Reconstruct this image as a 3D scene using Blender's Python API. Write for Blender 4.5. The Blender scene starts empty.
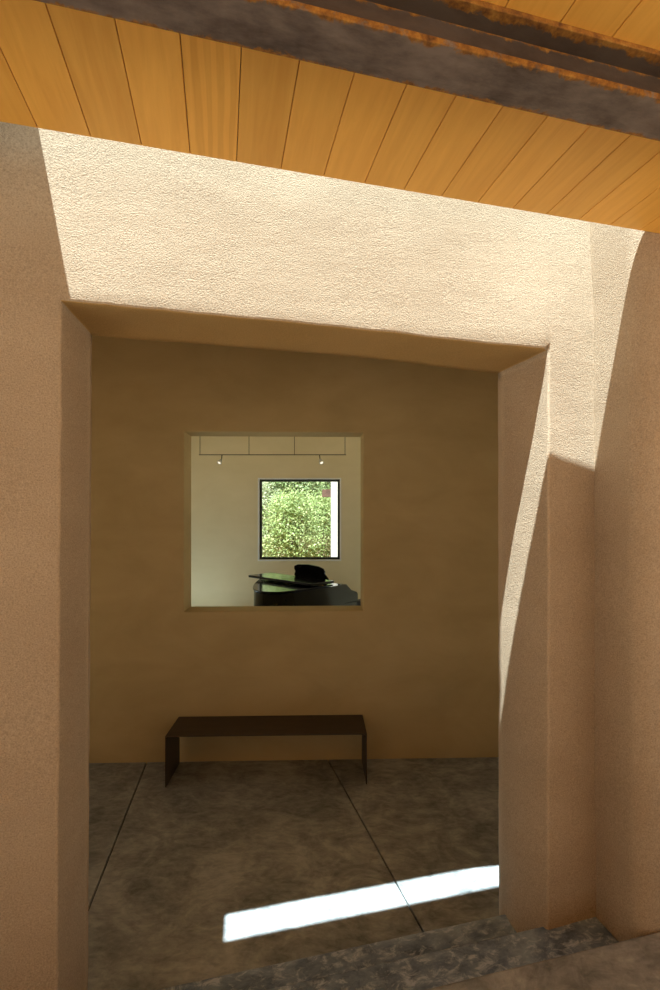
import bpy, bmesh, math, random
from mathutils import Vector, Matrix, noise
random.seed(7)
C = bpy.context.scene.collection
PI = math.pi
TH = math.radians(13.13)            # the porch wall is turned this far from the picture plane
CT, ST = math.cos(TH), math.sin(TH)
BA = math.radians(1.617)            # the hall's back wall

def uv(u, d, z=0.0):
    """porch frame (along the wall, into the house, up) -> world"""
    return Vector((u*CT - d*ST, u*ST + d*CT, z))

# ------------------------------------------------------------------ helpers
def link(name, me, mat=None, parent=None, rotz=0.0, loc=(0, 0, 0)):
    o = bpy.data.objects.new(name, me)
    C.objects.link(o)
    if mat: me.materials.append(mat)
    o.rotation_euler = (0, 0, rotz); o.location = loc
    if parent: o.parent = parent
    return o

def obj(name, bm, mat, parent=None, rotz=0.0, loc=(0, 0, 0), smooth=False, bevel=0.0, seg=2):
    me = bpy.data.meshes.new(name)
    bmesh.ops.recalc_face_normals(bm, faces=bm.faces)
    bm.to_mesh(me); bm.free()
    if smooth:
        for p in me.polygons: p.use_smooth = True
    o = link(name, me, mat, parent, rotz, loc)
    if bevel:
        b = o.modifiers.new('bevel', 'BEVEL'); b.width = bevel; b.segments = seg
        b.limit_method = 'ANGLE'; b.angle_limit = math.radians(40)
    return o

def box(bm, x0, x1, y0, y1, z0, z1):
    vs = [bm.verts.new((x, y, z)) for z in (z0, z1) for x, y in ((x0, y0), (x1, y0), (x1, y1), (x0, y1))]
    for f in ((3, 2, 1, 0), (4, 5, 6, 7), (0, 1, 5, 4), (1, 2, 6, 5), (2, 3, 7, 6), (3, 0, 4, 7)):
        bm.faces.new([vs[i] for i in f])
    return vs

def prism(bm, pts, z0, z1):
    lo = [bm.verts.new((x, y, z0)) for x, y in pts]
    hi = [bm.verts.new((x, y, z1)) for x, y in pts]
    bm.faces.new(lo[::-1]); bm.faces.new(hi)
    n = len(pts)
    for i in range(n):
        j = (i+1) % n
        bm.faces.new((lo[i], lo[j], hi[j], hi[i]))

def lathe(bm, prof, M=Matrix(), n=24):
    rings = []
    for r, z in prof:
        rings.append([bm.verts.new(M @ Vector((r*math.cos(2*PI*k/n), r*math.sin(2*PI*k/n), z))) for k in range(n)])
    for a, b in zip(rings, rings[1:]):
        for k in range(n):
            bm.faces.new((a[k], a[(k+1) % n], b[(k+1) % n], b[k]))
    bm.faces.new(rings[0][::-1]); bm.faces.new(rings[-1])

def rod(bm, p, q, r, n=10):
    p, q = Vector(p), Vector(q); d = q-p
    M = Matrix.Translation(p) @ d.to_track_quat('Z', 'Y').to_matrix().to_4x4()
    lathe(bm, [(r, 0), (r, d.length)], M, n)

def new_box(*a):
    bm = bmesh.new(); box(bm, *a); return bm

def tag(o, label, cat, group=None, kind=None):
    o['label'] = label; o['category'] = cat
    if group: o['group'] = group
    if kind: o['kind'] = kind
    return o

def thing(name, label, cat, loc=(0, 0, 0), rotz=0.0, group=None):
    o = bpy.data.objects.new(name, None); C.objects.link(o)
    o.location = loc; o.rotation_euler = (0, 0, rotz); o.empty_display_size = .1
    return tag(o, label, cat, group)

def struct(o, label, cat): return tag(o, label, cat, None, 'structure')

# ------------------------------------------------------------------ materials
class NT:
    def __init__(s, name):
        s.m = bpy.data.materials.new(name); s.m.use_nodes = True
        s.t = s.m.node_tree; s.n = s.t.nodes; s.l = s.t.links
        s.bsdf = s.n['Principled BSDF']; s.out = s.n['Material Output']
        s.tc = s.n.new('ShaderNodeTexCoord')
    def put(s, sock, v):
        if hasattr(v, 'is_output'): s.l.new(v, sock)
        elif v is not None: sock.default_value = v
    def map(s, scale=(1, 1, 1), co='Object', loc=(0, 0, 0)):
        m = s.n.new('ShaderNodeMapping'); s.l.new(s.tc.outputs[co], m.inputs[0])
        m.inputs['Scale'].default_value = scale; m.inputs['Location'].default_value = loc
        return m.outputs[0]
    def noise(s, scale, detail=4, rough=.55, vec=None, dist=0.0):
        n = s.n.new('ShaderNodeTexNoise'); n.inputs['Scale'].default_value = scale
        n.inputs['Detail'].default_value = detail; n.inputs['Roughness'].default_value = rough
        n.inputs['Distortion'].default_value = dist
        s.l.new(vec if vec is not None else s.tc.outputs['Object'], n.inputs['Vector'])
        return n.outputs['Fac']
    def ramp(s, fac, stops):
        r = s.n.new('ShaderNodeValToRGB'); e = r.color_ramp.elements
        while len(e) < len(stops): e.new(.5)
        for k, (p, c) in zip(e, stops):
            k.position = p; k.color = (*c, 1) if len(c) == 3 else c
        s.l.new(fac, r.inputs[0]); return r.outputs[0]
    def math(s, op, a, b=None, clamp=False):
        n = s.n.new('ShaderNodeMath'); n.operation = op; n.use_clamp = clamp
        s.put(n.inputs[0], a)
        if b is not None: s.put(n.inputs[1], b)
        return n.outputs[0]
    def mix(s, fac, a, b, mode='MIX'):
        n = s.n.new('ShaderNodeMix'); n.data_type = 'RGBA'; n.blend_type = mode
        s.put(n.inputs[0], fac)
        s.put(n.inputs[6], (*a, 1) if isinstance(a, tuple) and len(a) == 3 else a)
        s.put(n.inputs[7], (*b, 1) if isinstance(b, tuple) and len(b) == 3 else b)
        return n.outputs[2]
    def bump(s, h, strength, dist, prev=None):
        b = s.n.new('ShaderNodeBump'); b.inputs['Strength'].default_value = strength
        b.inputs['Distance'].default_value = dist; s.l.new(h, b.inputs['Height'])
        if prev is not None: s.l.new(prev, b.inputs['Normal'])
        return b.outputs[0]
    def done(s, col=None, rough=.8, normal=None, metal=0.0, spec=.5, **kw):
        b = s.bsdf.inputs
        if col is not None: s.put(b['Base Color'], (*col, 1) if isinstance(col, tuple) and len(col) == 3 else col)
        s.put(b['Roughness'], rough); s.put(b['Metallic'], metal)
        b['Specular IOR Level'].default_value = spec
        if normal is not None: s.l.new(normal, b['Normal'])
        for k, v in kw.items(): s.put(b[k], v)
        return s.m
    def xyz(s, co='Object'):
        n = s.n.new('ShaderNodeSeparateXYZ'); s.l.new(s.tc.outputs[co], n.inputs[0]); return n.outputs

def stucco(name, c0, c1, grain=1.0, big=1.0, worn=0.0):
    m = NT(name)
    patch = m.noise(1.6, 5, .6, m.map((.8, 1, 1.5)), .4)
    col = m.ramp(patch, [(.3, c0), (.7, c1)])
    speck = m.noise(165, 3, .65)
    col = m.mix(m.math('MULTIPLY', m.ramp(speck, [(.34, (1, 1, 1)), (.50, (0, 0, 0))]), .5*grain), col, tuple(x*.5 for x in c0))
    col = m.mix(m.math('MULTIPLY', m.ramp(speck, [(.54, (0, 0, 0)), (.68, (1, 1, 1))]), .42*grain), col, tuple(min(1, x*1.4) for x in c1))
    n1 = m.bump(m.noise(5, 4, .5, m.map((.7, 1, 1.6))), .14*big, .03)
    n2 = m.bump(m.noise(38, 4, .62, m.map((.8, 1, 1.2))), .16*grain, .010, n1)
    n3 = m.bump(speck, .8*grain, .006, n2)
    if worn:
        ge = m.n.new('ShaderNodeNewGeometry')
        arris = m.ramp(ge.outputs['Pointiness'], [(.515, (0, 0, 0)), (.56, (1, 1, 1))])
        col = m.mix(m.math('MULTIPLY', arris, worn), col, tuple(min(1, x*1.5) for x in c1))
    return m.done(col, .93, n3, spec=.15)

M = {}
M['stucco'] = stucco('tan_stucco', (.395, .300, .205), (.455, .355, .25), worn=.6)
M['hall'] = stucco('hall_plaster', (.43, .335, .165), (.52, .41, .215), .3, .5)
M['plaster'] = stucco('cream_plaster', (.71, .61, .39), (.77, .67, .45), .12, .2)

def m_concrete(name, dark, mid, light, streak, rough=.5, white=0.0):
    m = NT(name)
    a = m.noise(1.3, 7, .62, None, 1.2)
    b = m.noise(3.6, 8, .66, m.map((.8, 1.1, 1)), 2.2)
    f = m.math('ADD', m.math('MULTIPLY', a, .5), m.math('MULTIPLY', b, .5))
    col = m.ramp(f, [(.39, dark), (.5, mid), (.61, light)])
    s = m.noise(16, 5, .7, m.map(streak), .6)
    col = m.mix(.35, col, m.ramp(s, [(.35, dark), (.68, light)]))
    if white:
        w = m.noise(13, 5, .72, m.map((1, 1.7, 1)), .6)
        col = m.mix(m.math('MULTIPLY', m.ramp(w, [(.50, (0, 0, 0)), (.64, (1, 1, 1))]), white), col, (.50, .58, .72))
    fine = m.noise(70, 3, .6)
    nb = m.bump(fine, .12, .004, m.bump(b, .1, .01))
    r = m.math('ADD', m.math('MULTIPLY', b, .3), rough-.15)
    return m.done(col, r, nb, spec=.4)
M['floor'] = m_concrete('floor_concrete', (.11, .122, .122), (.26, .28, .28), (.45, .475, .475), (.8, 1.5, 1), .40)
M['joint'] = NT('joint_filler').done((.03, .027, .02), .9)
M['step'] = m_concrete('step_concrete', (.06, .085, .135), (.15, .21, .32), (.33, .43, .58), (.8, 1.4, 1), .5, .8)
M['landing'] = m_concrete('landing_concrete', (.10, .105, .11), (.24, .245, .25), (.44, .445, .45), (.9, 1.3, 1), .55)

def m_wood():
    m = NT('douglas_fir_boards')
    x, y, z = m.xyz()
    idx = m.math('FLOOR', m.math('DIVIDE', m.math('ADD', x, .586), .16))
    wn = m.n.new('ShaderNodeTexWhiteNoise'); wn.noise_dimensions = '1D'; m.l.new(idx, wn.inputs['W'])
    comb = m.n.new('ShaderNodeCombineXYZ')
    m.l.new(m.math('ADD', x, m.math('MULTIPLY', wn.outputs['Value'], 7.3)), comb.inputs[0])
    m.l.new(m.math('MULTIPLY', y, .09), comb.inputs[1]); m.l.new(m.math('MULTIPLY', wn.outputs['Value'], 5), comb.inputs[2])
    g = m.noise(26, 5, .6, comb.outputs[0], .8)
    rings = m.n.new('ShaderNodeTexWave'); rings.inputs['Scale'].default_value = 9
    rings.inputs['Distortion'].default_value = 5; rings.inputs['Detail'].default_value = 3; rings.inputs['Detail Scale'].default_value = 1.4
    m.l.new(comb.outputs[0], rings.inputs['Vector'])
    col = m.ramp(g, [(.3, (.74, .365, .062)), (.7, (.86, .46, .09))])
    amt = m.math('ADD', m.math('MULTIPLY', m.math('COMPARE', idx, 3.0), .28), .05)
    col = m.mix(amt, col, m.ramp(rings.outputs['Fac'], [(.35, (.62, .29, .045)), (.7, (.86, .46, .09))]))
    hsv = m.n.new('ShaderNodeHueSaturation'); m.l.new(col, hsv.inputs['Color'])
    m.l.new(m.math('ADD', m.math('MULTIPLY', wn.outputs['Value'], .16), .90), hsv.inputs['Value'])
    return m.done(hsv.outputs[0], .5, m.bump(g, .06, .003), spec=.35)
M['wood'] = m_wood()

def m_rust(name, axis, lo_w, hi_w, base0, base1):
    """oxide creeps in from the two long edges of the plate (generated coordinate on `axis`)"""
    m = NT(name)
    g = m.xyz('Generated')[axis]
    n = m.noise(16, 5, .72, None, .4); big = m.noise(3, 4, .6)
    wob = m.math('MULTIPLY', m.math('SUBTRACT', n, .5), .55)
    dl = m.math('ADD', m.math('SUBTRACT', g, lo_w), wob)
    dh = m.math('ADD', m.math('SUBTRACT', m.math('SUBTRACT', 1.0, g), hi_w), wob)
    d = m.math('MINIMUM', dl, dh)
    rust = m.ramp(m.math('ADD', d, .5), [(.47, (1, 1, 1)), (.53, (0, 0, 0))])
    steel = m.ramp(m.math('ADD', m.math('MULTIPLY', big, .6), m.math('MULTIPLY', m.noise(30, 4, .7, m.map((.35, 1, 1))), .4)), [(.38, base0), (.62, base1)])
    rc = m.ramp(m.noise(38, 4, .7), [(.3, (.10, .038, .012)), (.55, (.30, .13, .022)), (.75, (.46, .24, .05))])
    col = m.mix(rust, steel, rc)
    nb = m.bump(n, .3, .006)
    return m.done(col, m.math('ADD', m.math('MULTIPLY', rust, .3), .5), nb, metal=0.0, spec=.35)
M['rust_flange'] = m_rust('rusted_flange_steel', 1, .05, .05, (.06, .042, .034), (.20, .155, .13))
M['rust_web'] = m_rust('rusted_web_steel', 2, .0, .03, (.05, .034, .026), (.10, .072, .058))
M['rust_top'] = m_rust('rusted_top_steel', 1, .16, .0, (.06, .04, .03), (.11, .08, .06))

def m_steel():
    m = NT('blackened_steel')
    n = m.noise(6, 5, .6, m.map((1, 3, 1)))
    return m.done(m.ramp(n, [(.35, (.040, .030, .022)), (.65, (.075, .056, .042))]), m.math('ADD', m.math('MULTIPLY', n, .25), .36), metal=.25, spec=.5)
M['steel'] = m_steel()

def m_lacquer():
    m = NT('black_piano_lacquer')
    n = m.noise(3, 2)
    return m.done(m.ramp(n, [(.3, (.006, .006, .007)), (.7, (.009, .009, .010))]), .10, spec=.3)
M['lacquer'] = m_lacquer()
def plain(name, c, rough, metal=0.0, scale=20, var=.12, **kw):
    m = NT(name); n = m.noise(scale, 3)
    return m.done(m.ramp(n, [(.3, tuple(x*(1-var) for x in c)), (.7, tuple(min(1, x*(1+var)) for x in c))]), rough, metal=metal, **kw)
M['ivory'] = plain('ivory_keys', (.75, .72, .62), .3)
M['ebony'] = plain('ebony_keys', (.012, .012, .012), .3)
M['brass'] = plain('brass', (.62, .42, .14), .3, .9)
M['leather'] = plain('black_leather', (.018, .017, .018), .45, scale=60)
M['frame'] = plain('dark_green_frame', (.020, .028, .020), .45)
M['white'] = plain('lit_reveal_white', (.82, .82, .80), .5, var=.03)
M['cable'] = plain('brushed_cable', (.11, .085, .05), .45, .3)
M['chrome'] = plain('satin_nickel', (.60, .58, .54), .3, .6)
M['bark'] = plain('bark', (.10, .07, .05), .9, scale=9, var=.4)
M['sand'] = plain('desert_gravel', (.36, .225, .13), .95, scale=30, var=.2)
M['roof'] = plain('reddish_roof', (.16, .085, .06), .8, scale=8, var=.25)
M['pillar'] = plain('pale_stucco', (.80, .76, .68), .9, scale=25, var=.04)
M['membrane'] = plain('roof_membrane', (.34, .31, .27), .9, scale=5)
def m_lamp():
    m = NT('lit_halogen'); m.done((1, .95, .85), .3)
    m.bsdf.inputs['Emission Color'].default_value = (1, .90, .72, 1); m.bsdf.inputs['Emission Strength'].default_value = 1.2
    return m.m
M['lamp'] = m_lamp()
def m_glass():
    m = NT('window_glass'); m.n.remove(m.bsdf)
    tr = m.n.new('ShaderNodeBsdfTransparent'); tr.inputs[0].default_value = (.95, .97, .96, 1)
    gl = m.n.new('ShaderNodeBsdfGlossy'); gl.inputs['Roughness'].default_value = .01
    fr = m.n.new('ShaderNodeFresnel'); fr.inputs[0].default_value = 1.35
    mx = m.n.new('ShaderNodeMixShader')
    m.l.new(fr.outputs[0], mx.inputs[0]); m.l.new(tr.outputs[0], mx.inputs[1]); m.l.new(gl.outputs[0], mx.inputs[2])
    m.l.new(mx.outputs[0], m.out.inputs[0]); return m.m
M['glass'] = m_glass()
def m_leaf(name, c0, c1, c2):
    m = NT(name)
    oi = m.n.new('ShaderNodeNewGeometry')
    col = m.ramp(oi.outputs['Random Per Island'], [(.22, c0), (.6, c1), (.97, c2)])
    m.done(col, .55, spec=.3)
    tl = m.n.new('ShaderNodeBsdfTranslucent'); m.l.new(col, tl.inputs[0])
    mx = m.n.new('ShaderNodeMixShader'); mx.inputs[0].default_value = .35
    m.l.new(m.bsdf.outputs[0], mx.inputs[1]); m.l.new(tl.outputs[0], mx.inputs[2]); m.l.new(mx.outputs[0], m.out.inputs[0])
    return m.m
M['leaf_a'] = m_leaf('yellow_green_leaves', (.18, .25, .07), (.37, .45, .15), (.60, .64, .32))
M['leaf_b'] = m_leaf('mid_green_leaves', (.11, .17, .055), (.27, .35, .13), (.50, .56, .30))
M['leaf_c'] = m_leaf('grey_green_leaves', (.17, .20, .10), (.40, .42, .23), (.66, .66, .46))

# ------------------------------------------------------------------ key dimensions
RISE = .15
D0 = 1.9945        # outer face of the porch wall
TW = .345          # its thickness
ZL = 3.140         # underside of the lintel
UL, UR, UC = -.602, 1.538, 1.822
D1, D2 = 2.257, 1.705          # nosings of the lower step and of the landing
ZCAN = 3.58; DCAN = 1.7115     # underside and outer edge of the boarded canopy

def grid_cut(bm, us, zs, ds=()):
    for vals, no in ((us, (1, 0, 0)), (zs, (0, 0, 1)), (ds, (0, 1, 0))):
        for v in vals:
            bmesh.ops.bisect_plane(bm, geom=bm.verts[:]+bm.edges[:]+bm.faces[:], dist=1e-5,
                                   plane_co=Vector(no)*v, plane_no=no)
def frange(a, b, s):
    n = max(1, round((b-a)/s)); return [a+(b-a)*i/n for i in range(n+1)]
def sstep(a, b, x):
    t = max(0., min(1., (x-a)/(b-a))); return t*t*(3-2*t)

# ------------------------------------------------------------------ the porch wall with its opening
def u_shape(bm, ua, ub, o0, o1, d0, d1, ztop, zo, z0):
    """a wall with a doorway, outline in (u, z), extruded over d"""
    pts = [(ua, z0), (o0, z0), (o0, zo), (o1, zo), (o1, z0), (ub, z0), (ub, ztop), (ua, ztop)]
    f = [bm.verts.new((u, d0, z)) for u, z in pts]; b = [bm.verts.new((u, d1, z)) for u, z in pts]
    bm.faces.new(f); bm.faces.new(b[::-1])
    for i in range(8):
        j = (i+1) % 8; bm.faces.new((f[j], f[i], b[i], b[j]))
    return f, b
bm = bmesh.new()
f, b = u_shape(bm, -6.0, UC+.35, UL, UR, 0, TW, 4.62, ZL, -.3)
bm.edges.ensure_lookup_table()
soft = [e for e in bm.edges if any(set(e.verts) == {r[i], r[j]} for r in (f, b) for i, j in ((1, 2), (3, 4)))]
soft2 = [e for e in bm.edges if any(set(e.verts) == {r[2], r[3]} for r in (f, b))]
bmesh.ops.recalc_face_normals(bm, faces=bm.faces)
fs = set(f)
soft_in = [e for e in soft+soft2 if e.verts[0] not in fs]
soft, soft2 = [e for e in soft+soft2 if e.verts[0] in fs], []
bmesh.ops.bevel(bm, geom=soft+soft2, offset=.011, segments=4, profile=.5, affect='EDGES', clamp_overlap=True)
bmesh.ops.triangulate(bm, faces=[f for f in bm.faces if len(f.verts) > 4])
grid_cut(bm, frange(-1.7, UC, .05), frange(-.05, 4.0, .05), frange(.05, TW-.04, .05))
for v in bm.verts:
    u, d, z = v.co
    k = d/TW
    up = max(0., min(1., z/ZL))
    # right jamb: splayed, a little fatter towards the steps
    w = 1-sstep(UR, UC, u) if u > UR-.03 else 0
    inset = .024*k + (1-up)*.045*math.sin(PI*min(1, k/.98))*.9
    du = -inset*w
    du += w*.006*(1-up)
    # left jamb: splayed the other way, battered
    wl = 1-sstep(0, .5, UL-u) if u < UL+.03 else 0
    du += wl*(.024*k - .018*(1-up))
    # the pier swells gently forward at its arris
    swell = .040*sstep(UR-.6, UR, u)*(1-.5*max(0., min(1., (u-UR)/(UC-UR))))*(1-sstep(3.2, 3.8, z))*(.7+.3*up)
    dd = -swell*(1-k)
    # hand-trowelled unevenness
    q = Vector((u*2.3, d*2.3+3, z*2.3))
    h = noise.noise(q)*.004 + noise.noise(q*5)*.0016 + noise.noise(q*13)*.0008
    if k < .5: dd += h
    if -.05 < u-UL < .05 or -.05 < u-UR < .05 or abs(z-ZL) < .05:
        hh = noise.noise(q*3+Vector((9, 1, 2)))*.003+noise.noise(q*12)*.0014
        if abs(z-ZL) < .05 and UL < u < UR: v.co.z += hh - .026*sstep(UR-.9, UR, u)
        else: du += hh
    v.co.x = u+du; v.co.y = D0+d+dd
o = obj('wall_front', bm, M['stucco'], rotz=TH, smooth=True)
struct(o, 'tan stucco porch wall with the big square doorway, sunlit along its top', 'wall')
for p in o.data.polygons: p.use_smooth = True

o.data.materials.append(stucco('soffit_bounce_tint', (.38, .235, .085), (.46, .29, .115), .6, .6))  # warm bounce light under the lintel, put into the soffit colour
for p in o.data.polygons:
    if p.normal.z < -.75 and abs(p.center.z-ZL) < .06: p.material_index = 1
# right-hand porch wall: a short return towards the viewer that ends in a soft outer corner
WEND = 1.712
bm = bmesh.new(); box(bm, UC, UC+2.2, WEND, D0+.1, -.3, 4.62)
bmesh.ops.recalc_face_normals(bm, faces=bm.faces)
ce = [e for e in bm.edges if all(abs(v.co.x-UC) < 1e-5 and abs(v.co.y-WEND) < 1e-5 for v in e.verts)]
bmesh.ops.bevel(bm, geom=ce, offset=.07, segments=8, profile=.5, affect='EDGES')
grid_cut(bm, frange(UC+.08, UC+.5, .08), frange(0, 4.4, .08), frange(WEND+.08, D0, .07))
for v in bm.verts:
    if v.co.x < UC+.6 and v.co.y < D0+.05:
        q = Vector((v.co.x*2, v.co.y*2, v.co.z*2))
        v.co.x += noise.noise(q)*.004+noise.noise(q*5)*.0015 + .012*(1-v.co.z/3.8) - .012*(v.co.z/3.8)
o = obj('wall_right', bm, M['stucco'], rotz=TH, smooth=True)
struct(o, 'tan stucco wall returning towards the viewer right of the doorway', 'wall')

# ------------------------------------------------------------------ steps, landing, hall floor
bm = new_box(-5.0, 4.5, -4.2, D2, -.1, 3*RISE)
o = obj('floor_landing', bm, M['landing'], rotz=TH, bevel=.012)
struct(o, 'grey-brown concrete landing at the top of the steps, bottom right', 'floor')
bm = new_box(-2.2, UC+.012, D2, D0, -.1, 2*RISE)
o = obj('concrete_step', bm, M['step'], rotz=TH, bevel=.010)
tag(o, 'upper dark concrete step, mottled pale, running along the face of the porch wall', 'step', 'concrete steps down into the hall')
bm = new_box(UL-.018, UR+.006, D0, D1, -.1, RISE)
o = obj('concrete_step', bm, M['step'], rotz=TH, bevel=.010)
tag(o, 'lower dark concrete step between the doorway jambs, next to the hall floor', 'step', 'concrete steps down into the hall')

# hall floor: slabs parted by two sawn joints, on a dark bed
def bw(x):                                             # y of the hall's back wall at x
    return 4.448+.0282*x
XL, XR = -3.9, 3.3
def dline(x, d): return (d + x*ST)/CT                  # y on the line of constant d
J1 = ((-1.727, 4.384), (-1.418, 2.726)); J2 = ((-.019, 4.40), (.524, 2.576))
def jx(J, y):
    (xa, ya), (xb, yb) = J; return xa+(xb-xa)*(y-ya)/(yb-ya)
def solve(J, d):
    y = 2.0
    for _ in range(30): y = dline(jx(J, y), d)
    return jx(J, y), y
g = .0052
DI = D1
bm = bmesh.new()
def slab(pts):
    prism(bm, pts, -.06, 0.0)
s1, s2 = solve(J1, DI), solve(J2, DI)
slab([(XL, dline(XL, DI)), (s1[0]-g, s1[1]), (J1[0][0]-g, bw(J1[0][0])), (XL, bw(XL))])
slab([(s1[0]+g, s1[1]), (s2[0]-g, s2[1]), (J2[0][0]-g, bw(J2[0][0])), (J1[0][0]+g, bw(J1[0][0]))])
slab([(s2[0]+g, s2[1]), (XR, dline(XR, DI)), (XR, bw(XR)), (J2[0][0]+g, bw(J2[0][0]))])
o = obj('floor', bm, M['floor'], bevel=.003, seg=1)
struct(o, 'polished olive-grey concrete hall floor with a strip of sun on it', 'floor')
bm = bmesh.new(); prism(bm, [(XL, dline(XL, DI)), (XR, dline(XR, DI)), (XR, bw(XR)), (XL, bw(XL))], -.10, -.02)
o = obj('floor_bed', bm, M['joint'])
struct(o, 'dark filler seen in the sawn joints of the hall floor', 'floor')

# ------------------------------------------------------------------ hall walls and ceiling
def wall_with_hole(bm, x0, x1, z0, z1, h, th, y=0.0):
    hx0, hx1, hz0, hz1 = h
    O = [(x0, z0), (x1, z0), (x1, z1), (x0, z1)]; H = [(hx0, hz0), (hx1, hz0), (hx1, hz1), (hx0, hz1)]
    fo, fh = [[bm.verts.new((x, y, z)) for x, z in P] for P in (O, H)]
    bo, bh = [[bm.verts.new((x, y+th, z)) for x, z in P] for P in (O, H)]
    for i in range(4):
        j = (i+1) % 4
        bm.faces.new((fo[i], fo[j], fh[j], fh[i])); bm.faces.new((bo[j], bo[i], bh[i], bh[j]))
        bm.faces.new((fo[j], fo[i], bo[i], bo[j])); bm.faces.new((fh[i], fh[j], bh[j], bh[i]))
    return fh, bh
# local x along the wall, origin where x = 0
bm = bmesh.new()
cb = math.cos(BA)
fh, bh = wall_with_hole(bm, -4.1, 3.5, -.1, 4.6, (-1.378/cb, .315/cb, 1.417, 3.116), .25)
bmesh.ops.recalc_face_normals(bm, faces=bm.faces)
fe = [e for e in bm.edges if e.verts[0] in fh and e.verts[1] in fh]
bmesh.ops.bevel(bm, geom=fe, offset=.012, segments=3, profile=.5, affect='EDGES')
o = obj('wall_back', bm, M['hall'], rotz=BA, loc=(0, 4.448, 0))
struct(o, 'shaded brown plaster wall at the back of the hall, square opening in it', 'wall')
def quad_wall(name, p, q, th, z0, z1, mat, label):
    p, q = Vector((*p, 0)), Vector((*q, 0)); d = q-p
    bm = new_box(0, d.length, 0, th, z0, z1)
    return struct(obj(name, bm, M[mat], rotz=math.atan2(d.y, d.x), loc=p), label, 'wall')
quad_wall('wall_left', (XL, bw(XL)), (XL, dline(XL, D0+TW)), -.2, 2.7, 4.6, 'hall', 'plaster over the opening added to light the hall from the left, out of view')  # left open below: an unseen opening added to brighten the hall
quad_wall('wall_hall_right', (XR, dline(XR, D0+TW)), (XR, bw(XR)), -.2, 2.7, 4.6, 'hall', 'plaster over the opening added to light the hall from the right, out of view')  # same added opening at this end
# the porch wall continues as the hall's outer wall past the corner
bm = new_box(UC+.36, 4.2, D0+.12, D0+TW, -.3, 4.62)
struct(obj('wall_hall_front', bm, M['hall'], rotz=TH), 'outer wall of the hall beyond the porch corner', 'wall')
bm = bmesh.new(); prism(bm, [(XL-.2, dline(XL-.2, D0+TW)), (XR+.2, dline(XR+.2, D0+TW)), (XR+.2, bw(XR)), (XL-.2, bw(XL))], 4.28, 4.6)
struct(obj('ceiling', bm, M['hall']), 'plaster ceiling of the hall above the doorway', 'ceiling')

# ------------------------------------------------------------------ canopy: boards, roof deck, steel beam
GAP = .0025
bm = bmesh.new()
u = -.586-.16*18
while u < 3.2:
    e = u+.16
    box(bm, u+GAP/2, e-GAP/2, -4.0, DCAN, ZCAN, ZCAN+.022); u += .16
box(bm, -.586-.16*18, 3.2, DCAN-.003, DCAN, ZCAN+.0006, ZCAN+.022)
o = obj('ceiling_porch', bm, M['wood'], rotz=TH, bevel=.0015, seg=1)
struct(o, 'orange fir board soffit of the porch canopy', 'ceiling')
bm = new_box(-.586-.16*18, 3.2, -4.0, DCAN-.001, ZCAN+.022, ZCAN+.04)
struct(obj('roof_porch', bm, M['membrane'], rotz=TH), 'thin roof deck over the porch boards', 'roof')
# unseen block added across the sun slot to cast the shadow at its left
bm = bmesh.new()
def ufill(d): return -.722+.05*(d-1.83)
pts = [(-1.42, 1.50), (ufill(1.50)-.02, 1.50), (ufill(1.60), 1.60), (ufill(D0), D0), (-1.42, D0)]
prism(bm, pts, 3.82, 3.98)
struct(obj('slot_shade_block', bm, M['membrane'], rotz=TH, bevel=.01), 'unseen block added across the sun slot to shade the left of the porch wall', 'roof')

beam = thing('steel_beam', 'rust-edged dark steel I-beam running under the orange porch boards', 'beam', uv(0, 1.098, 3.446), TH)
B0, B1 = -.586-.16*18, 3.1
hw = .059
obj('bottom_flange', new_box(B0, B1, -hw, hw, 0, .016), M['rust_flange'], beam, bevel=.002)
obj('web', new_box(B0, B1, -.005, .005, .016, .120), M['rust_web'], beam)
obj('top_flange', new_box(B0, B1, -hw, hw, .120, .134), M['rust_top'], beam, bevel=.002)

# ------------------------------------------------------------------ bench in the hall
bA = math.atan2(.02, 1.75)
pL = Vector((-1.415, 4.0, 0)); 
# front-left foot at pixel (165,787), front-right at (367,785)
def floor_pt(px, py, z=0.0):
    Y = 467*(2.3-z)/(py-518); return Vector(((px-330)/467*Y, Y, z))
a, c = floor_pt(165, 787.5), floor_pt(367, 784.5)
bl = (c-a).length; ang = math.atan2((c-a).y, (c-a).x)
bench = thing('bench', 'long low bench of folded dark steel plate against the back wall', 'bench', a, ang)
BH, BD, BT = .437, .395, .008
bm = bmesh.new(); box(bm, 0, bl, 0, BD, BH-BT, BH)
obj('seat', bm, M['steel'], bench, bevel=.002)
for x in (0, bl-BT):
    obj('leg', new_box(x, x+BT, 0, BD, 0, BH-BT), M['steel'], bench, bevel=.0015)

# ------------------------------------------------------------------ piano room
PX0, PX1, PY1, PF, PC = -4.1, 2.7, 8.6, .45, 4.15
bm = new_box(PX0, PX1, 4.60, PY1, PF-.15, PF)
bm2 = bmesh.new(); prism(bm2, [(PX0, 4.58), (PX1, 4.775), (PX1, PY1), (PX0, PY1)], PF-.2, PF); bm.free()
struct(obj('floor_piano_room', bm2, M['floor']), 'concrete floor of the piano room, hidden below the opening', 'floor')
bm2 = bmesh.new()
gx, gy = [PX0-.2, -3.9, -2.2, 1.0, 2.35, PX1+.2], [4.78, 4.95, 7.2, PY1+.25]
gv = [[bm2.verts.new((x, y, PC)) for y in gy] for x in gx]
cells = [bm2.faces.new((gv[i][j], gv[i+1][j], gv[i+1][j+1], gv[i][j+1])) for i in range(5) for j in range(3) if not (j == 1 and i in (1, 3))]  # skipped cells are invented roof openings that let daylight in
ex = bmesh.ops.extrude_face_region(bm2, geom=cells)
bmesh.ops.translate(bm2, verts=[e_ for e_ in ex['geom'] if isinstance(e_, bmesh.types.BMVert)], vec=(0, 0, .3))
bm2.faces.ensure_lookup_table()
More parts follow.
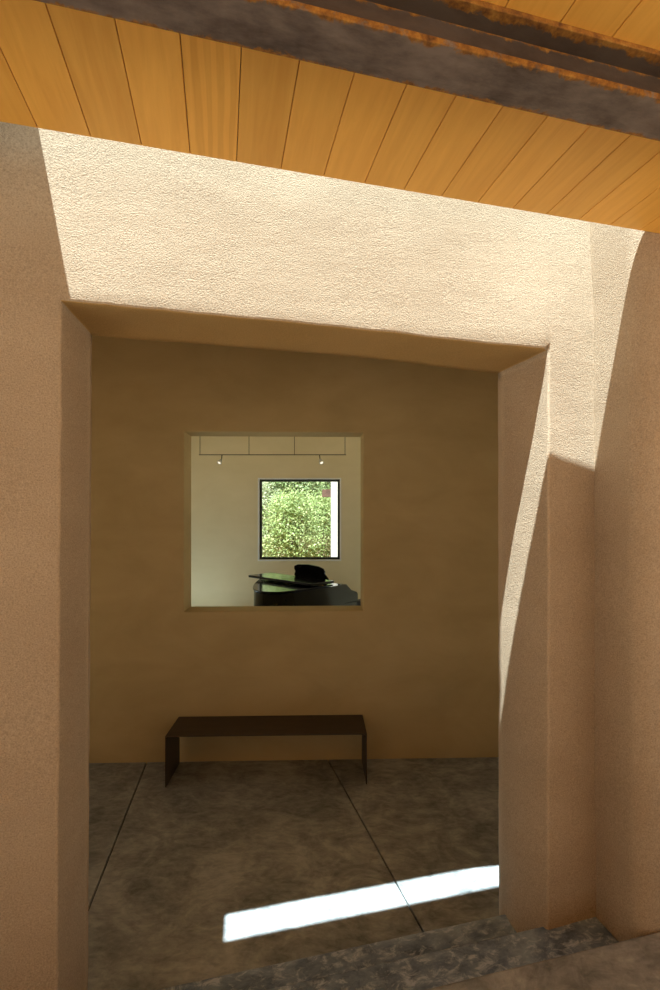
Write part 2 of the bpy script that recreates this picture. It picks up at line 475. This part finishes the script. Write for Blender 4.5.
struct(obj('ceiling_piano_room', bm2, M['plaster']), 'pale plaster ceiling of the piano room with made-up roof openings that brighten it, out of view', 'ceiling')
WX0, WX1, WZ0, WZ1 = -1.325, .203, 1.512, 3.036
bm = bmesh.new(); fh, bh = wall_with_hole(bm, PX0-.2, PX1+.2, PF-.2, PC, (WX0, WX1, WZ0, WZ1), .24)
o = obj('wall_far', bm, M['plaster'], loc=(0, PY1, 0))
struct(o, 'cream plaster far wall of the piano room with a square window', 'wall')
def side_wall(name, x, hole, label):
    bm = bmesh.new(); wall_with_hole(bm, 4.55, PY1, PF-.2, PC, hole, .2)
    for v in bm.verts: v.co = Vector((v.co.y, v.co.x, v.co.z))
    return struct(obj(name, bm, M['plaster'], loc=(x, 0, 0)), label, 'wall')
side_wall('wall_far_left', PX0-.2, (5.6, 7.9, 1.6, 3.4), 'cream side wall of the piano room on the left, out of view')
side_wall('wall_far_right', PX1, (5.0, 8.3, 2.0, 3.95), 'cream side wall of the piano room on the right, out of view')
def window(name, x0, x1, z0, z1, fw, loc, rotz, label, mull=()):
    w = bpy.data.objects.new(name, None); C.objects.link(w); w.location = loc; w.rotation_euler = (0, 0, rotz)
    struct(w, label, 'window')
    bm = bmesh.new()
    wall_with_hole(bm, x0, x1, z0, z1, (x0+fw, x1-fw, z0+fw, z1-fw), .06)
    obj('window_frame', bm, M['frame'], w)
    for x in mull: obj('mullion', new_box(x-.02, x+.02, .005, .055, z0+fw, z1-fw), M['frame'], w)
    obj('pane', new_box(x0+fw, x1-fw, .027, .033, z0+fw, z1-fw), M['glass'], w)
    return w
window('window_1', WX0+.022, WX1-.022, WZ0+.022, WZ1-.022, .040, (0, PY1+.05, 0), 0, 'square dark-framed window looking onto green trees')
window('window_2', 5.0, 8.3, 2.0, 3.95, .05, (PX1+.13, 0, 0), PI/2, 'tall side window lighting the piano room from the right', (6.2, 7.2))
window('added_window_left', 5.6, 7.9, 1.6, 3.4, .05, (PX0-.07, 0, 0), PI/2, 'unseen left side window added to brighten the piano room', (6.75,))  # unseen window, added for more daylight on the piano room walls
# white liner: the bright light on the window reveal put into its colour
bm = bmesh.new(); wall_with_hole(bm, WX0-.004, WX1+.004, WZ0-.004, WZ1+.004, (WX0+.022, WX1-.022, WZ0+.022, WZ1-.022), .10, -.012)
struct(obj('lit_reveal_trim', bm, M['white'], loc=(0, PY1, 0), bevel=.004), 'thin white liner standing in for the lit reveal of the square window', 'trim')

# cable light
tl = thing('cable_light', 'thin hanging rail with two small spot lamps near the top of the opening', 'light', (-.80, 6.5, 3.18))
def tx(px, Y=6.5): return (px-330)/467*Y+.80
obj('rail', (lambda b_: (rod(b_, (tx(199), 0, 0), (tx(346), 0, 0), .0065), b_)[1])(bmesh.new()), M['cable'], tl)
for px in (200, 249, 294.5, 345):
    bm = bmesh.new(); rod(bm, (tx(px), 0, 0), (tx(px), 0, PC-3.18), .0045)
    obj('hanger_rod', bm, M['cable'], tl)
for px, dx in ((222, -.025), (319.5, .025)):
    x = tx(px)
    bm = bmesh.new(); rod(bm, (x, 0, 0), (x+dx*.3, 0, -.062), .007)
    sp = obj('spot_stem', bm, M['cable'], tl)
    A = Matrix.Translation((x+dx*.3, 0, -.062)) @ Vector((dx*1.4, -.06, -.085)).to_track_quat('Z', 'Y').to_matrix().to_4x4()
    bm = bmesh.new(); lathe(bm, [(.012, 0), (.020, .02), (.030, .055), (.032, .075), (.027, .075), (.024, .060)], A, 16)
    hd = obj('spot_head', bm, M['chrome'], sp, smooth=True)
    bm = bmesh.new(); lathe(bm, [(.004, .061), (.022, .063), (.018, .072), (.006, .076)], A, 16)
    obj('bulb', bm, M['lamp'], hd, smooth=True)

# ------------------------------------------------------------------ grand piano
# local a: from the keyboard towards the tail, b: from the straight bass side to the treble side
def catmull(P, n=8):
    out = []
    for i in range(1, len(P)-2):
        p0, p1, p2, p3 = [Vector(p) for p in P[i-1:i+3]]
        for k in range(n):
            t = k/n
            out.append(.5*((2*p1)+(-p0+p2)*t+(2*p0-5*p1+4*p2-p3)*t*t+(-p0+3*p1-3*p2+p3)*t**3))
    return [(v.x, v.y) for v in out]
PWID, PL_ = 1.20, 1.45
pang = math.atan2(-.722, -.692)
pn = thing('grand_piano', 'glossy black grand piano below the square window, tail to the left', 'piano', (.375, 6.26, PF), pang)
MIR = -1                                              # b runs clockwise from a
def AB(a, b): return (a, MIR*b)
curve = catmull([(.9, 0), (PL_-.30, 0), (PL_-.08, .05), (PL_, .22), (PL_-.05, .42), (PL_-.18, .60), (PL_-.34, .78), (PL_-.50, .94), (PL_-.66, 1.09), (.62, PWID), (.40, PWID)], 7)
def outline(a0, grow=0.0, trim=True):
    P = [(a0, 0)]+curve+[(.62, PWID), (a0, PWID)]
    cx, cy = .75, .55
    res = []
    for a_, b_ in P:
        L = math.hypot(a_-cx, b_-cy); s = (L+grow)/L
        res.append(AB(a0 if abs(a_-a0) < 1e-6 else cx+(a_-cx)*s, cy+(b_-cy)*s))
    return res
bm = bmesh.new(); prism(bm, outline(.26), .70, .985)
obj('case', bm, M['lacquer'], pn, bevel=.006)
bm = bmesh.new(); prism(bm, outline(.50, .014), .992, 1.012)
obj('lid', bm, M['lacquer'], pn, bevel=.007, seg=3)
bm = bmesh.new(); box(bm, .50, .90, min(0, MIR*(PWID+.02)), max(.03, 0), 1.030, 1.062)
flap = obj('lid_flap', bm, M['lacquer'], pn, bevel=.005)
for y in (.2, 1.0): obj('hinge', new_box(.49, .53, MIR*y-.03, MIR*y+.03, 1.005, 1.036), M['brass'], flap)
obj('keybed', new_box(0.02, .27, MIR*(PWID-.0), 0, .66, .74), M['lacquer'], pn, bevel=.005)
for y in (0.0, PWID-.09):
    bm = bmesh.new()
    prof = [(0.0, .74), (0.0, .83), (.02, .86), (.06, .875), (.13, .90), (.19, .95), (.23, .985), (.27, .985), (.27, .74)]
    vs0 = [bm.verts.new((a_, MIR*y, z)) for a_, z in prof]; vs1 = [bm.verts.new((a_, MIR*(y+.09), z)) for a_, z in prof]
    bm.faces.new(vs0); bm.faces.new(vs1[::-1])
    for i in range(len(prof)):
        j = (i+1) % len(prof); bm.faces.new((vs0[j], vs0[i], vs1[i], vs1[j]))
    obj('cheek', bm, M['lacquer'], pn, bevel=.004)
kb = bmesh.new(); kw = (PWID-.20)/52
for i in range(52):
    b0 = .10+i*kw; box(kb, .035, .19, MIR*(b0+kw-.001), MIR*b0, .745, .765)
keys = obj('white_keys', kb, M['ivory'], pn)
kb = bmesh.new()
for i in range(51):
    if i % 7 in (1, 4): continue
    b0 = .10+(i+1)*kw; box(kb, .09, .19, MIR*(b0+.006), MIR*(b0-.006), .765, .777)
obj('black_keys', kb, M['ebony'], pn)
bm = bmesh.new(); box(bm, .195, .215, MIR*(PWID-.09), MIR*.09, .745, .93)
obj('fallboard', bm, M['lacquer'], pn, bevel=.004)
# music desk: a cut-out board leaning back towards the tail of the instrument
bm = bmesh.new()
prof = [(.27, 0), (.27, .05), (.31, .10), (.30, .14), (.32, .18), (.40, .205), (.60, .218), (.80, .205), (.88, .18), (.90, .14), (.89, .10), (.93, .05), (.93, 0)]
fr_, bk_ = [], []
for b_, h in prof:
    tilt = .34*h
    fr_.append(bm.verts.new((.27+tilt, MIR*b_, .995+h))); bk_.append(bm.verts.new((.295+tilt, MIR*b_, .995+h)))
bm.faces.new(fr_); bm.faces.new(bk_[::-1])
for i in range(len(prof)):
    j = (i+1) % len(prof); bm.faces.new((fr_[j], fr_[i], bk_[i], bk_[j]))
md = obj('music_desk', bm, M['lacquer'], pn, bevel=.003)
bm = bmesh.new(); box(bm, .21, .29, MIR*.92, MIR*.28, .986, 1.002); obj('desk_ledge', bm, M['lacquer'], md, bevel=.003)
for a_, b_ in ((.34, .12), (.34, PWID-.12), (PL_-.28, .26)):
    bm = bmesh.new()
    x, y = AB(a_, b_)
    lathe(bm, [(.062, .70), (.062, .62), (.050, .60), (.036, .14), (.044, .10), (.044, .07), (.022, .06), (.028, .04), (.028, .0)], Matrix.Translation((x, y, 0)), 20)
    obj('leg', bm, M['lacquer'], pn, smooth=False)
bm = bmesh.new(); mid = MIR*PWID/2
box(bm, .34, .40, mid-.12, mid+.12, .08, .14)
for dy in (-.08, .08): box(bm, .355, .385, mid+dy-.014, mid+dy+.014, .14, .70)
ly = obj('pedal_lyre', bm, M['lacquer'], pn, bevel=.004)
for dy in (-.06, 0, .06): obj('pedal', new_box(.24, .35, mid+dy-.012, mid+dy+.012, .07, .082), M['brass'], ly, bevel=.002)

# piano stool
st = thing('piano_stool', 'black padded stool at the right end of the grand piano', 'stool', (.72, 7.05, PF), -.75)
bm = new_box(-.33, .33, -.19, .19, .47, .60); obj('seat', bm, M['leather'], st, bevel=.03, seg=4)
obj('frame', new_box(-.30, .30, -.165, .165, .41, .47), M['lacquer'], st, bevel=.004)
for sx in (-1, 1):
    for sy in (-1, 1):
        bm = bmesh.new(); prism(bm, [(-.022, -.022), (.022, -.022), (.022, .022), (-.022, .022)], 0, .41)
        for v in bm.verts:
            if v.co.z < .1: v.co.x *= .7; v.co.y *= .7
        for v in bm.verts: v.co.x += sx*.27; v.co.y += sy*.14
        obj('leg', bm, M['lacquer'], st, bevel=.002)

# ------------------------------------------------------------------ outdoors
bm = new_box(-45, 45, -45, 8.9, -.5, -.11)
struct(obj('ground_court', bm, M['sand']), 'sandy gravel ground around the house', 'ground')
bm = new_box(-45, 45, 8.9, 70, -.5, .2)
struct(obj('ground_garden', bm, M['sand']), 'sandy garden ground beyond the square window', 'ground')

def tree(center, rad, n, leaf, mat, label, seed, trunk_h, group='trees beyond the square window'):
    rnd = random.Random(seed)
    t = thing('tree', label, 'tree', (center[0], center[1], .2), 0, group)
    verts, faces = [], []
    clumps = []
    for _ in range(int(n/42)):
        while True:
            p = Vector((rnd.uniform(-1, 1), rnd.uniform(-1, 1), rnd.uniform(-1, 1)))
            if .35 < p.length < 1: break
        clumps.append(Vector((p.x*rad[0], p.y*rad[1], p.z*rad[2])))
    for cpt in clumps:
        cr = rnd.uniform(.14, .30)
        for _ in range(42):
            off = Vector((rnd.gauss(0, 1), rnd.gauss(0, 1), rnd.gauss(0, .8)))*cr*.6
            p = cpt+off+Vector((0, 0, center[2]-.2))
            nrm = (off.normalized()*.7+Vector((rnd.uniform(-.8, .8), rnd.uniform(-.9, .4), rnd.uniform(.1, 1.2)))).normalized()
            tx_ = nrm.orthogonal().normalized(); tx_.rotate(Matrix.Rotation(rnd.uniform(0, 6.28), 3, nrm)); ty_ = nrm.cross(tx_)
            s = leaf*rnd.uniform(.6, 1.3); i = len(verts)
            verts += [p-tx_*s, p-ty_*s*.42+nrm*s*.06, p+tx_*s, p+ty_*s*.42+nrm*s*.06]
            faces.append((i, i+1, i+2, i+3))
    me = bpy.data.meshes.new('foliage'); me.from_pydata([tuple(v) for v in verts], [], faces); me.update()
    link('foliage', me, mat, t)
    bm = bmesh.new()
    pts = [Vector((0, 0, -.25)), Vector((.05, .02, trunk_h*.5)), Vector((-.02, 0, trunk_h)), Vector((.04, .03, trunk_h+rad[2]*.7))]
    for i, (p, q) in enumerate(zip(pts, pts[1:])):
        rod(bm, p, q, (.12, .09, .055)[i], 10)
    for _ in range(9):
        p = pts[2].lerp(pts[3], rnd.random()); c_ = rnd.choice(clumps)+Vector((0, 0, center[2]-.2))
        rod(bm, p, p.lerp(c_, .8), .022, 6)
    obj('trunk', bm, M['bark'], t, smooth=True)
    return t
tree((-1.0, 12.4, 1.85), (.72, .7, 1.2), 15000, .036, M['leaf_a'], 'bright yellow-green tree filling the lower middle of the square window', 3, .9)
tree((-2.2, 14.3, 1.95), (.85, .7, 1.5), 15000, .040, M['leaf_c'], 'pale grey-green tree at the left side of the square window', 5, .9)
tree((-.25, 14.7, 1.9), (.72, .7, 1.25), 14000, .038, M['leaf_a'], 'yellow-green tree in the window just left of the white post', 7, .9)
tree((-1.25, 17.0, 2.8), (1.3, .8, 1.7), 14000, .058, M['leaf_b'], 'taller mid-green tree behind, at the top left of the square window', 8, 1.4)
tree((.75, 19.4, 3.0), (1.2, .8, 1.9), 12000, .062, M['leaf_b'], 'tall mid-green tree behind, under the reddish roof edge in the window', 12, 1.4)
tree((-3.1, 19.6, 2.5), (1.3, .8, 1.9), 10000, .065, M['leaf_c'], 'pale green tree farthest left beyond the square window', 15, 1.2)
tree((-.8, 22.2, 3.0), (2.4, .9, 2.3), 13000, .075, M['leaf_b'], 'broad dark tree farthest back beyond the square window', 21, 1.3)
tree((-6.6, 18.0, 2.2), (1.5, 1.0, 1.9), 4000, .11, M['leaf_b'], 'dense tree well left of the view through the window', 30, 1.2)
tree((4.2, 18.0, 2.2), (1.5, 1.0, 1.9), 4000, .11, M['leaf_b'], 'dense tree hidden right of the white post', 31, 1.2)

# white post and a reddish roof beside it
bm = new_box(.02, .30, 10.30, 10.58, .1, 4.4)
o = obj('post', bm, M['pillar'], bevel=.01)
tag(o, 'white stucco post outside at the right edge of the square window', 'post')
hs = thing('garden_shed', 'reddish-roofed outbuilding partly hidden behind the white post', 'building', (1.085, 11.95, .2))
obj('wall', new_box(-1.0, 1.4, -.3, 1.2, -.1, 2.55), M['stucco'], hs)
bm = bmesh.new()
vs = [bm.verts.new(p) for p in ((-1.28, -.55, 2.62), (1.7, -.55, 2.62), (1.7, 1.5, 2.70), (-1.28, 1.5, 2.70), (-1.28, -.55, 2.80), (1.7, -.55, 2.80), (1.7, 1.5, 2.88), (-1.28, 1.5, 2.88))]
for f_ in ((3, 2, 1, 0), (4, 5, 6, 7), (0, 1, 5, 4), (1, 2, 6, 5), (2, 3, 7, 6), (3, 0, 4, 7)): bm.faces.new([vs[i] for i in f_])
obj('roof', bm, M['roof'], hs)

# ------------------------------------------------------------------ light
sc = bpy.context.scene
sd = bpy.data.lights.new('sun', 'SUN'); sd.energy = 25; sd.angle = math.radians(.53); sd.color = (.83, .97, 1.01)
so = bpy.data.objects.new('sun', sd); C.objects.link(so)
v = uv(.190, .247, 0)+Vector((0, 0, -1))
so.rotation_euler = v.to_track_quat('-Z', 'Y').to_euler(); so.location = (-2, -6, 12)
w = bpy.data.worlds.new('sky'); sc.world = w; w.use_nodes = True
bg = w.node_tree.nodes['Background']
bg.inputs[0].default_value = (1.0, .84, .66, 1); bg.inputs[1].default_value = .72

# ------------------------------------------------------------------ camera
cam = bpy.data.cameras.new('camera'); co = bpy.data.objects.new('camera', cam); C.objects.link(co)
co.location = (0, 0, 2.3); co.rotation_euler = (PI/2, 0, 0)
cam.sensor_fit = 'VERTICAL'; cam.sensor_height = 36; cam.sensor_width = 24
cam.lens = 467/990*36
cam.shift_y = 23/990; cam.clip_start = .02
sc.camera = co
sc.view_settings.view_transform = 'Standard'; sc.view_settings.look = 'None'
sc.view_settings.gamma = 1; sc.view_settings.use_curve_mapping = False
sc.view_settings.exposure = -.2
sc.cycles.max_bounces = 12; sc.cycles.diffuse_bounces = 8; sc.cycles.sample_clamp_indirect = 8
sc.cycles.transparent_max_bounces = 12; sc.cycles.use_denoising = True
